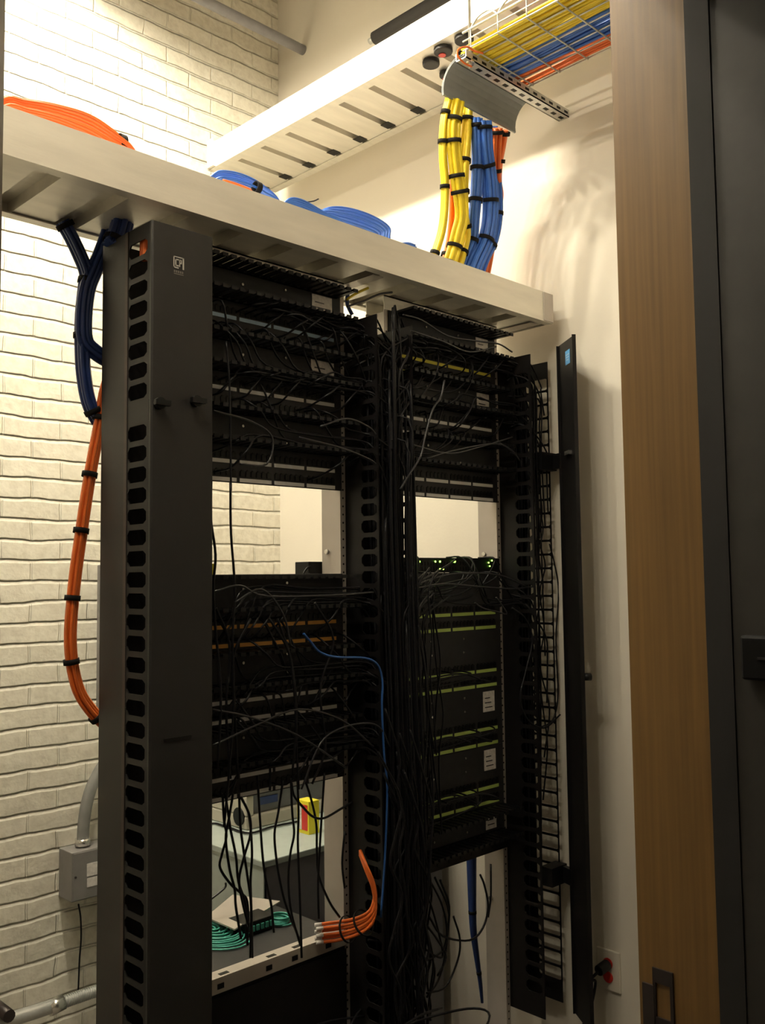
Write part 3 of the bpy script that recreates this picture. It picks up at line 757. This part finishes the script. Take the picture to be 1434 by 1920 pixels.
# cords pouring down the middle manager
for i in range(46):
    x = rnd.uniform(.29, .395); y = rnd.uniform(-.145, -.045); zt_ = rnd.uniform(2.0, 2.42) if i < 34 else rnd.uniform(1.2, 1.9)
    zb_ = rnd.uniform(.15, .8); pts = []; z = zt_; 
    pts.append(V(x+rnd.choice((-.08, .1)), -.04, zt_-.03)); 
    a, b = rnd.random()*6, rnd.uniform(.004, .014)
    while z > zb_:
        f = (zt_-z)/2; xx = x+b*math.sin(a+z*5)+(.02*f); pts.append(V(xx, y-.03*f+b*math.cos(a+z*4), z)); z -= .2
    mt = 'gcable' if i % 6 == 0 else 'cable'
    cord(pts, rnd.choice((.0026, .003, .0035)), mt, 'black cord hanging down the open middle cable manager', 'cords pouring down the middle manager', n=4)
# cords in the right manager
for i in range(20):
    x = rnd.uniform(.965, 1.045); y = rnd.uniform(-.10, -.0); zt_ = rnd.uniform(1.9, 2.36); zb_ = rnd.uniform(1.5, 2.0) if i < 12 else rnd.uniform(.5, 1.1)
    pts = [V(.93, -.05, zt_+.01), V(x-.01, y, zt_+rnd.uniform(-.01, .03))]; z = zt_-.08; a = rnd.random()*6
    while z > zb_: pts.append(V(x+.008*math.sin(a+z*6), y, z)); z -= .15
    cord(pts, .0028, 'cable', 'black cord inside the right cable manager', 'cords in the right manager', n=4)
for pix, y in (([(1010, 905), (1016, 960), (1010, 1010), (1022, 1060), (1012, 1110), (1020, 1180), (1010, 1250), (1018, 1330), (1026, 1400), (1018, 1500)], -.06),
          ([(1005, 880), (1008, 940), (1018, 990), (1010, 1040), (1018, 1100), (1006, 1170), (1014, 1260), (1030, 1330), (1020, 1420)], -.08),
          ([(1030, 1020), (1040, 1060), (1047, 1110), (1042, 1200), (1046, 1300), (1036, 1350), (1010, 1365)], -.10),
          ([(960, 1140), (985, 1160), (998, 1200), (985, 1260), (975, 1310), (990, 1350), (1020, 1365), (1050, 1340)], -.16)):
    cord(px(pix, 1, y), .0026, 'cable', 'black cord winding down through the wide slots beside the right wall', 'winding cords at the right manager')
# cords hanging through the lower left opening
O_ = (300, 1440, 4.218)
hang = [[(495, 200), (505, 400), (525, 540), (490, 680), (475, 790), (560, 920), (640, 990), (690, 1060), (700, 1300)],
 [(515, 200), (545, 400), (560, 500), (600, 700), (620, 900), (680, 1100), (690, 1400)],
 [(578, 200), (545, 400), (520, 560), (550, 800), (590, 960), (600, 1100), (640, 1350)],
 [(625, 200), (635, 450), (660, 650), (690, 850), (720, 1100), (715, 1500)],
 [(640, 230), (705, 370), (715, 520), (665, 700), (625, 880), (650, 1050), (700, 1250)],
 [(700, 350), (720, 520), (727, 700), (715, 900), (722, 1100), (730, 1500)],
 [(770, 60), (790, 400), (815, 740), (850, 950), (880, 1090), (900, 1300)],
 [(972, 100), (935, 350), (905, 520), (920, 720), (950, 900), (1000, 1100), (1100, 1350)],
 [(1035, 80), (1045, 350), (1060, 520), (1030, 680), (1015, 900), (1040, 1150), (1110, 1400)],
 [(1085, 40), (1095, 350), (1090, 600), (1105, 1000), (1120, 1500)],
 [(1140, 80), (1190, 230), (1235, 440), (1240, 650), (1255, 850), (1340, 1060), (1420, 1180)],
 [(1300, 40), (1280, 350), (1265, 600), (1250, 900), (1255, 1190)],
 [(1040, 120), (1060, 220), (1130, 310), (1210, 385), (1300, 395), (1434, 320), (1520, 270)],
 [(870, 0), (872, 120), (868, 178)], [(1460, 500), (1440, 750), (1460, 950)]]
for i, h in enumerate(hang):
    cord(px([(O_[0]+a/O_[2], O_[1]+b/O_[2]) for a, b in h], 1, -.055-.008*(i % 5)), .0031, 'cable', 'black cord hanging across the lower opening of the left rack', 'cords across the lower left opening')
cord(px([(355+(a-200)/3.677, 1440+b/3.677) for a, b in ((240, 1010), (330, 920), (440, 830), (450, 790))], 1, .25), .003, 'gcable', 'pale grey cord lying slanted behind the hanging cords', 'grey cord behind')
cord(px([(432, 905), (433, 1000), (440, 1100), (436, 1200), (438, 1320), (430, 1440), (420, 1550)], 1, -.12), .003, 'cable', 'single black cord hanging straight across the bright left opening', 'long cords over the left rack')
cord(px([(424, 640), (430, 720), (432, 820), (433, 920)], 1, -.12), .0026, 'cable', 'thin black cord down the front of the white-striped panels at left', 'long cords over the left rack')
cord(px([(396, 900), (395, 970), (404, 1040), (400, 1100), (404, 1180), (414, 1300), (408, 1440)], 1, -.13), .0032, 'cable', 'kinked black cord at the edge of the charcoal cover', 'long cords over the left rack')
for pts in ([(505, 1160), (540, 1220), (552, 1300), (556, 1400), (560, 1480)], [(520, 1160), (546, 1240), (556, 1340), (548, 1450)], [(470, 1160), (438, 1230), (440, 1330), (446, 1460)], [(590, 1130), (625, 1200), (600, 1290), (610, 1400), (585, 1470)], [(405, 1140), (430, 1210), (424, 1330), (432, 1460)]):
    cord(px(pts, 1, -.11), .003, 'cable', 'black cord drooping over the orange and white strips', 'cords drooping on the lower left panels')
for pts in ([(565, 1480), (600, 1395), (640, 1365), (690, 1356), (715, 1368), (730, 1400)], [(440, 1130), (490, 1105), (530, 1150), (545, 1210)], [(400, 1110), (450, 1098), (500, 1118), (640, 1115), (700, 1110)], [(400, 770), (470, 790), (510, 820), (500, 870), (450, 870)], [(560, 820), (640, 840), (690, 860), (705, 870)], [(600, 800), (650, 785), (690, 800), (705, 815)], [(395, 1400), (480, 1360), (560, 1330), (640, 1350), (700, 1400)], [(395, 1330), (470, 1345), (560, 1380), (650, 1440)]):
    cord(px(pts, 1, -.13), .0026, 'gcable', 'dark grey cord arching across the front of the left rack', 'grey cords arching across the left rack')
cord(px([(833, 713), (826, 745), (811, 768), (797, 818), (788, 856), (763, 896), (750, 918)], 1, -.16), .003, 'gcable', 'lighter grey cord curving in front of the white-striped right panels', 'grey cord right')
cord(px([(569, 1188), (581, 1202), (600, 1223), (630, 1232), (684, 1234), (708, 1247), (717, 1278), (716, 1323), (720, 1413), (726, 1480), (722, 1600), (714, 1720)], 1, -.13), .003, 'midblue', 'single blue patch cord from the orange panel down the middle', 'blue cord')
# drooping cords at the left of the right rack
for i in range(16):
    u0 = rnd.uniform(755, 815); v0 = rnd.uniform(1060, 1150); pts = [(u0+rnd.uniform(10, 50), v0-20)]
    u = u0; v = v0+20
    ve = rnd.uniform(1380, 1640)
    while v < ve: pts.append((u, v)); u += rnd.uniform(-8, 13); v += 75
    cord(px(pts, 1, -.10-.01*(i % 6)), .0027, 'cable' if i % 4 else 'gcable', 'black cord drooping over the green-labelled panels', 'cords drooping on the right rack')
for pts in ([(775, 1100), (810, 1085), (860, 1075), (935, 1078), (990, 1102)], [(770, 1105), (830, 1095), (900, 1100), (960, 1104), (1000, 1100)], [(785, 1090), (815, 1075), (823, 1068)], [(930, 1120), (950, 1150), (935, 1148), (905, 1140), (890, 1130)], [(755, 590), (790, 600), (840, 630), (900, 640), (935, 645), (960, 660)], [(770, 620), (830, 640), (880, 660), (930, 650)], [(800, 860), (850, 845), (930, 832), (965, 850)], [(760, 830), (840, 850), (900, 838), (960, 820)], [(935, 830), (960, 845), (975, 865)]):
    cord(px(pts, 1, -.12), .0026, 'gcable', 'dark grey cord arching across the front of the right rack', 'grey cords arching across the right rack')
# loops below the right rack
for pts in ([(800, 1640), (830, 1700), (838, 1760), (825, 1830), (800, 1870)], [(815, 1645), (836, 1690), (842, 1715)], [(850, 1718), (862, 1760), (858, 1800), (835, 1850), (800, 1862)], [(805, 1720), (830, 1755), (880, 1763), (905, 1740), (915, 1700), (908, 1660), (900, 1640)], [(800, 1735), (822, 1765), (836, 1795), (820, 1830)], [(795, 1660), (815, 1720), (830, 1790), (812, 1790), (798, 1780)], [(800, 1800), (820, 1790), (835, 1770), (842, 1700), (825, 1650)], [(797, 1730), (812, 1800), (806, 1860), (800, 1920)], [(920, 1620), (920, 1680), (915, 1720)], [(805, 1870), (815, 1820), (800, 1760), (790, 1700)], [(790, 1760), (770, 1765), (730, 1768), (690, 1762)]):
    cord(px(pts, 1, -.10), .0031, 'cable', 'loose black cord loop below the right rack', 'loose loops below the right rack')
for i in range(22):
    u = rnd.uniform(735, 800); v = rnd.uniform(1300, 1500); pts = [(u-rnd.uniform(10, 40), v)]; v += 90
    while v < 1960: pts.append((u+rnd.uniform(-14, 14), v)); v += 60
    cord(px(pts, 1, -.06-.006*i), .0034, 'cable', 'black cord in the dense hank at the foot of the middle manager', 'hank of cords at the foot of the racks')
# tangle on the floor in front of the left rack
for i in range(34):
    a = rnd.uniform(0, 6.28); cx_, cy_ = rnd.uniform(-.15, .36), rnd.uniform(-.34, -.10); z = rnd.uniform(.42, .60); R_x = rnd.uniform(.08, .22)
    pts = [V(cx_+R_x*math.cos(a+k*.7), cy_+.08*math.sin(a+k*.7), z+rnd.uniform(-.03, .03)) for k in range(rnd.randint(4, 8))]
    cord(pts, rnd.choice((.003, .0036)), 'gcable' if i % 5 == 0 else 'cable', 'tangled black cord heaped in front of the black enclosure', 'tangled cords at the foot of the left rack', n=4)
m = MB()
# rough tray carrying the heap
tag(MB().box((-.22, -.36, .34), (.46, -.05, .37)).build('floor_duct', 'black', None, .004), 'black lidless duct carrying the heap of tangled cords', 'duct')
tag(MB().box((-.2, -.34, 0), (.44, -.07, .34)).build('battery_cabinet', 'black', None, .004), 'low black cabinet at the foot of the racks under the cord heap', 'cabinet')
# orange fibre bundle to the shelf
OB = [at(u, v, 1, y) for u, v, y in ((676, 1600, -.10), (688, 1630, -.14), (700, 1660, -.15), (704, 1692, -.15), (695, 1722, -.145), (668, 1738, -.10), (636, 1746, -.05), (606, 1750, -.03))]
for k in range(6):
    off = V(0, .006*(k % 2), .0085*(k-2.5))
    fan_ = [p+off*(0.3+.7*min(1, i/6)) for i, p in enumerate(OB)]
    t = thing('optical_cable', 'orange fibre cord with white tip curving onto the beige shelf', 'cord', tuple(fan_[-1]), 'orange fibre cords at the shelf')
    MB().tube(fan_, .0042, 8).build('cable', 'orange', t); e1 = fan_[-1]; e2 = e1+(fan_[-1]-fan_[-2]).normalized()*.018
    MB().cyl(e1, e2, .0045, 8).build('boot', 'whitel', t)
for i in (4, 5): 
    c = OB[i+0]*.5+OB[i+1]*.5; dr = (OB[i+1]-OB[i]).normalized()
    t_ = MB().ring(c-dr*.003, c+dr*.003, .033, .0315, 18).build('cable_tie', 'velcro'); tag(t_, 'thin black tie round the orange fibre cords, '+('nearer the bend' if i == 4 else 'nearer the white tips'), 'cable tie')
# blue wrapped bundle behind the right rack
bw = px([(883, 1560), (884, 1625), (885, 1680), (887, 1740), (893, 1790), (900, 1840), (904, 1880)], 1, .16)
t = thing('cable_bundle', 'deep blue wrapped bundle tapering down behind the right rack', 'cable bundle', tuple(bw[-1]))
MB().tube(bw, .0185, 12, 6, lambda f: 1-.75*f).build('wrapped_cables', 'dblue', t)
for f in (0.1, .45, .8):
    P = sm(bw, 6); i = int(f*(len(P)-2)); strap_ring(P[i], P[i+1]-P[i], .0185*(1-.75*f), t, .01, 'velcro')
# blue and yellow leads at the top of the middle manager
cord(px([(655, 535), (652, 550), (651, 570), (660, 590)], 1, .02), .006, 'dblue', 'short dark blue lead under the tray at the top of the middle manager', 'leads at top')
cord(px([(690, 540), (672, 548), (658, 556), (650, 562)], 1, -.02), .004, 'yellow', 'short yellow lead under the tray at the top of the middle manager', 'leads at top')
cord(px([(650, 575), (680, 565), (710, 552), (735, 548)], 1, -.06), .003, 'gcable', 'dark grey lead arching under the tray above the middle manager', 'leads at top')

# ================================================================== THINGS ON THE SHELF AND BEHIND THE RACK
def teal_coil(cx_, cy_, a, b, n, label, z=SHZ+.004):
    m = MB()
    for i in range(n):
        f = 1-.05*i+rnd.uniform(-.03, .03); ox, oy = rnd.uniform(-.006, .006), rnd.uniform(-.006, .006)
        m.tube([(cx_+ox+a*f*math.cos(t_*math.pi/8), cy_+oy+b*f*math.sin(t_*math.pi/8), z+.003*(i % 6)) for t_ in range(17)], .0022, 6, 2)
    tag(m.build('fibre_coil', 'teal'), label, 'cable coil', 'aqua fibre coils on the shelf')
p = at(395, 1752, 2, SHZ); teal_coil(p.x, p.y+.0, .085, .13, 22, 'large aqua fibre coil on the shelf beside the charcoal cover')
p = at(522, 1730, 2, SHZ); teal_coil(p.x, p.y, .03, .035, 8, 'small aqua fibre coil beside the black cassette')
p0 = at(437, 1752, 2, SHZ); p1 = at(505, 1712, 2, SHZ+.05)
t = thing('fibre_cassette', 'black fibre cassette standing on the beige shelf', 'cassette', tuple(p0))
cxp, cyp = at(470, 1745, 2, SHZ).x, at(470, 1745, 2, SHZ).y
MB().box((cxp-.045, cyp-.03, SHZ), (cxp+.055, cyp+.04, SHZ+.035)).build('body', 'blackp', t, .003)
m = MB()
for i in range(6): m.box((cxp-.035+i*.015, cyp-.034, SHZ+.01), (cxp-.026+i*.015, cyp-.03, SHZ+.024))
m.build('ports', 'teal', t)
# flat beige flap (opened carton) behind the shelf
fp = px([(386, 1722), (436, 1680), (525, 1692), (440, 1745)], 2, SHZ+.03)
tag(MB().prism(fp, (0, 0, .004)).build('plastic_flap', 'rail', None), 'flat beige flap lying behind the aqua coil', 'flap')
# pale cabinet behind
KZ = .84
c0 = at(494, 1615, 2, KZ); c1 = at(386, 1578, 2, KZ)
t = thing('equipment_cabinet', 'pale grey-green cabinet behind the left rack carrying a cream device', 'cabinet', (c0.x+.3, c0.y+.3, 0))
xA, yA = c0.x, c0.y; xB, yB = WX-.04, BY-.03
m = MB().box((xA-.003, yA-.003, KZ-.02), (xB, yB, KZ)); m.build('top', 'pale', t, .003)
m = MB().prism([(xA, yA, KZ-.02), (xA, yB, KZ-.02), (xA-.0, yB, .02), (xA-.0, yA, .02)], (.01, 0, 0)); m.build('side_panel', 'pale', t)
m = MB().box((xA+.004, yA, .02), (xB, yA+.01, KZ-.02)); m.build('front_panel', 'slate', t)  # front of the pale box, its shade painted in as slate grey
m = MB().box((xA+.011, yA+.011, .0), (xB-.002, yB-.002, KZ-.021)); m.build('carcass', 'grey', t)
# cream device on top
d0 = at(386, 1540, 2, KZ); d1 = at(462, 1558, 2, KZ); d2 = at(600, 1528, 2, KZ)
t = thing('desktop_printer', 'cream flat device with dark front band on the pale cabinet', 'printer', (d1.x+.1, d1.y+.1, KZ))
xD, yD = d1.x, d1.y; 
hz = .165
m = MB().box((xD, yD, KZ), (WX-.06, min(yD+.3, BY-.04), KZ+.045)); m.build('base', 'cream', t, .006)
m = MB().box((xD+.03, yD+.015, KZ+.045), (WX-.06, min(yD+.28, BY-.05), KZ+.11)); m.build('front_band', 'slate', t, .002)
m = MB().box((xD-.0, yD-.005, KZ+.11), (WX-.06, min(yD+.3, BY-.04), KZ+hz)); m.build('lid', 'cream', t, .006)
m = MB().box((xD, yD, KZ+.045), (xD+.03, min(yD+.3, BY-.04), KZ+.11)); m.build('end_cheek', 'cream', t, .004)
m = MB().box((xD+.06, yD+.012, KZ+.07), (xD+.14, yD+.015, KZ+.095)); m.build('blue_label', 'dblue', t)
m = MB().cyl((xD-.004, yD+.04, KZ+.04), (xD+.004, yD+.04, KZ+.04), .03, 16); m.build('knob', 'blackp', t)
cord(px([(386, 1547), (404, 1544), (430, 1552), (468, 1562), (510, 1550), (560, 1540)], 2, KZ+.006), .004, 'cable', 'black lead lying along the cream device on the pale cabinet', 'lead')
# yellow carton
y0_ = at(579, 1566, 2, KZ)
t = thing('small_carton', 'small yellow carton with red side standing on the pale cabinet', 'carton', (y0_.x, y0_.y, KZ))
hh = .105
MB().box((y0_.x-.0, y0_.y, KZ), (y0_.x+.045, y0_.y+.06, KZ+hh)).build('box', 'pboxy', t, .001)
MB().box((y0_.x-.0012, y0_.y+.006, KZ+.012), (y0_.x, y0_.y+.034, KZ+hh-.012)).build('red_panel', 'red', t)
MB().box((y0_.x-.0012, y0_.y+.036, KZ+.012), (y0_.x, y0_.y+.056, KZ+hh-.012)).build('white_panel', 'whitel', t)
# small yellow tag and black box seen at the openings
q = at(400, 1060, 1, .0); tag(MB().box((q.x-.03, -.0035, zu(14.17)), (q.x+.002, -.0015, zu(14.17)+.026)).build('yellow_tag', 'pboxy'), 'tiny yellow tag standing on the manager edge beside the charcoal cover', 'tag')
q = at(590, 1075, 1, .2); t = thing('power_adapter', 'small black adapter with curved lead standing behind the manager at the left opening', 'adapter', (q.x, .2, zu(14.17)))
MB().box((at(579, 1070, 1, .1).x, .1, zu(14.17)-.05), (at(579, 1070, 1, .1).x+.05, .16, at(585, 1053, 1, .1).z)).build('body', 'blackp', t, .002)
MB().tube(px([(582, 1062), (576, 1065), (570, 1073), (568, 1080)], 1, .1), .003, 6).build('lead', 'blackp', t)

# ================================================================== ON THE BRICK WALL
jx0 = at(135, 1600, 1, BY-.1).x; jzt = at(135, 1600, 1, BY-.1).z; jzb = at(135, 1693, 1, BY-.1).z
t = thing('junction_box', 'grey metal junction box on the brick wall with a white sticker', 'junction box', (jx0+.08, BY-.05, jzb))
MB().box((jx0, BY-.1, jzb), (jx0+.2, BY, jzt)).build('body', 'grey', t, .003)
MB().box((jx0+.004, BY-.103, jzb+.004), (jx0+.196, BY-.1, jzt-.004)).build('lid', 'grey', t, .001)
for zz in (.5,): MB().cyl((jx0+.012, BY-.103, jzb+(jzt-jzb)*zz), (jx0+.012, BY-.106, jzb+(jzt-jzb)*zz), .004, 10).build('screw', 'bronze', t)
qa, qb = at(163, 1620, 1, BY-.104), at(186, 1658, 1, BY-.104)
g = MB().box((qa.x, BY-.105, at(163, 1644, 1, BY-.104).z), (qa.x+.06, BY-.103, qa.z)); g.box((qa.x+.001, BY-.105, qb.z), (qa.x+.06, BY-.103, at(163, 1647, 1, BY-.104).z)); g.build('sticker', 'whitel', t)
# conduit from the box up to the panel
cp_ = px([(155, 1578), (157, 1545), (162, 1510), (172, 1475), (190, 1440), (210, 1415), (225, 1395)], 1, BY-.05)
t = thing('conduit', 'fat grey conduit bending up from the junction box', 'conduit', tuple(cp_[0]))
cp_[-1].z = min(cp_[-1].z, 1.0)
MB().tube(cp_, .021, 14).build('pipe', 'pvc', t)
MB().cyl(cp_[0]+V(0, 0, -.012), cp_[0]+V(0, 0, .012), .027, 12).build('collar', 'steel', t)
# electrical panel, its edge showing beside the manager
ex = at(193, 1200, 1, BY-.05).x; ez1 = at(190, 1058, 1, BY-.12).z; ez0 = at(190, 1342, 1, BY-.12).z
t = thing('electrical_panel', 'pale grey panel box on the brick, only its edge showing beside the manager', 'electrical panel', (ex+.17, BY-.06, ez0))
MB().box((ex, BY-.05, ez0), (ex+.28, BY, ez1)).build('enclosure', 'grey', t, .004)
MB().box((ex+.01, BY-.056, ez0+.01), (ex+.27, BY-.05, ez1-.01)).build('door', 'grey', t, .002)
# thin wire below the box
cord(px([(147, 1695), (151, 1720), (152, 1760), (149, 1800), (147, 1850), (146, 1862)], 1, BY-.02), .003, 'cable', 'thin dark wire running down the brick below the junction box', 'wire')
# flexible conduit near the floor
fx = px([(195, 1853), (150, 1868), (105, 1884)], 1, BY-.09)
t = thing('flexible_conduit', 'shiny ribbed conduit with straight fitting low on the brick wall', 'conduit', tuple(fx[-1]))
P = sm(fx, 12); m = MB()
m.tube(fx, .0175, 12, 8)
for i in range(len(P)-1): m.ring(P[i], P[i]+(P[i+1]-P[i])*.5, .021, .016, 14)
m.build('ribbed_hose', 'galv', t)
sx = px([(108, 1883), (50, 1902), (-40, 1928)], 1, BY-.09); MB().tube(sx, .023, 14, 4).build('straight_pipe', 'galv', t)
MB().cyl(sx[0]+V(.02, 0, .003), sx[0]+V(-.03, 0, -.005), .027, 8).build('fitting', 'steel', t)
q = at(8, 1898, 1, BY-.1); tag(MB().cyl((q.x, BY-.14, q.z), (q.x, BY, q.z), .02, 12).build('pipe_clamp', 'bronze'), 'dark round clamp on the brick in the bottom left corner', 'clamp')

# ================================================================== OUTLET ON THE RIGHT WALL
a = at(1120, 1776, 0, WX-.004); b = at(1161, 1786, 0, WX-.004)
yc = (a.y+b.y)/2; zt_ = at(1140, 1780, 0, WX-.004).z
t = thing('wall_outlet', 'cream wall outlet with red sockets low on the right wall', 'outlet', (WX, yc, zt_-.06))
MB().box((WX-.008, yc-.04, zt_-.12), (WX, yc+.04, zt_)).build('plate', 'plaster', t, .003)
for dz in (.04, .08): MB().cyl((WX-.011, yc, zt_-dz), (WX-.008, yc, zt_-dz), .0165, 16).build('socket', 'red', t)
pg = thing('power_plug', 'black power plug and lead in the red wall outlet', 'plug', (WX-.011, yc, zt_-.045))
s = at(1133, 1812, 0, WX-.03)
MB().cyl((WX-.011, yc, zt_-.042), (WX-.055, yc+.004, zt_-.05), .016, 14).build('plug_body', 'blackp', pg, .003)
ld = [V(WX-.05, yc+.004, zt_-.05), V(WX-.075, yc+.02, zt_-.075)]+px([(1116, 1840), (1112, 1870), (1104, 1898), (1092, 1925)], 0, WX-.05)
MB().tube(ld, .0045, 8).build('lead', 'blackp', pg)

# ================================================================== LAMP FIXTURES
for i, (c, Ln, k, pw) in enumerate(LAMPS):
    t = thing('strip_light', ['hooded strip light hung near the brick wall, above the picture', 'hooded strip light hung near the doorway, above the picture'][i], 'light', (c[0], c[1], c[2]+.1))
    x, y, z = c; hl = Ln/2+.07; m = MB()
    for s_ in (-1, 1):
        m.prism([(x+s_*.05, y-hl, z+.06), (x+s_*.053, y-hl, z+.06), (x+s_*.155, y-hl, z-.035), (x+s_*.152, y-hl, z-.035)], (0, 2*hl, 0))
    m.box((x-.053, y-hl, z+.06), (x+.053, y+hl, z+.10)); m.build('hood', 'hood', t)
    for s_ in (-1, 1): MB().box((x-.05, y+s_*hl, z+.0), (x+.05, y+s_*(hl+.003), z+.06)).build('end_cap', 'hood', t)
    for s_ in (-1, 1): MB().cyl((x, y+s_*hl*.8, z+.10), (x, y+s_*hl*.8, 4.6), .003, 6).build('hanger', 'galv', t)
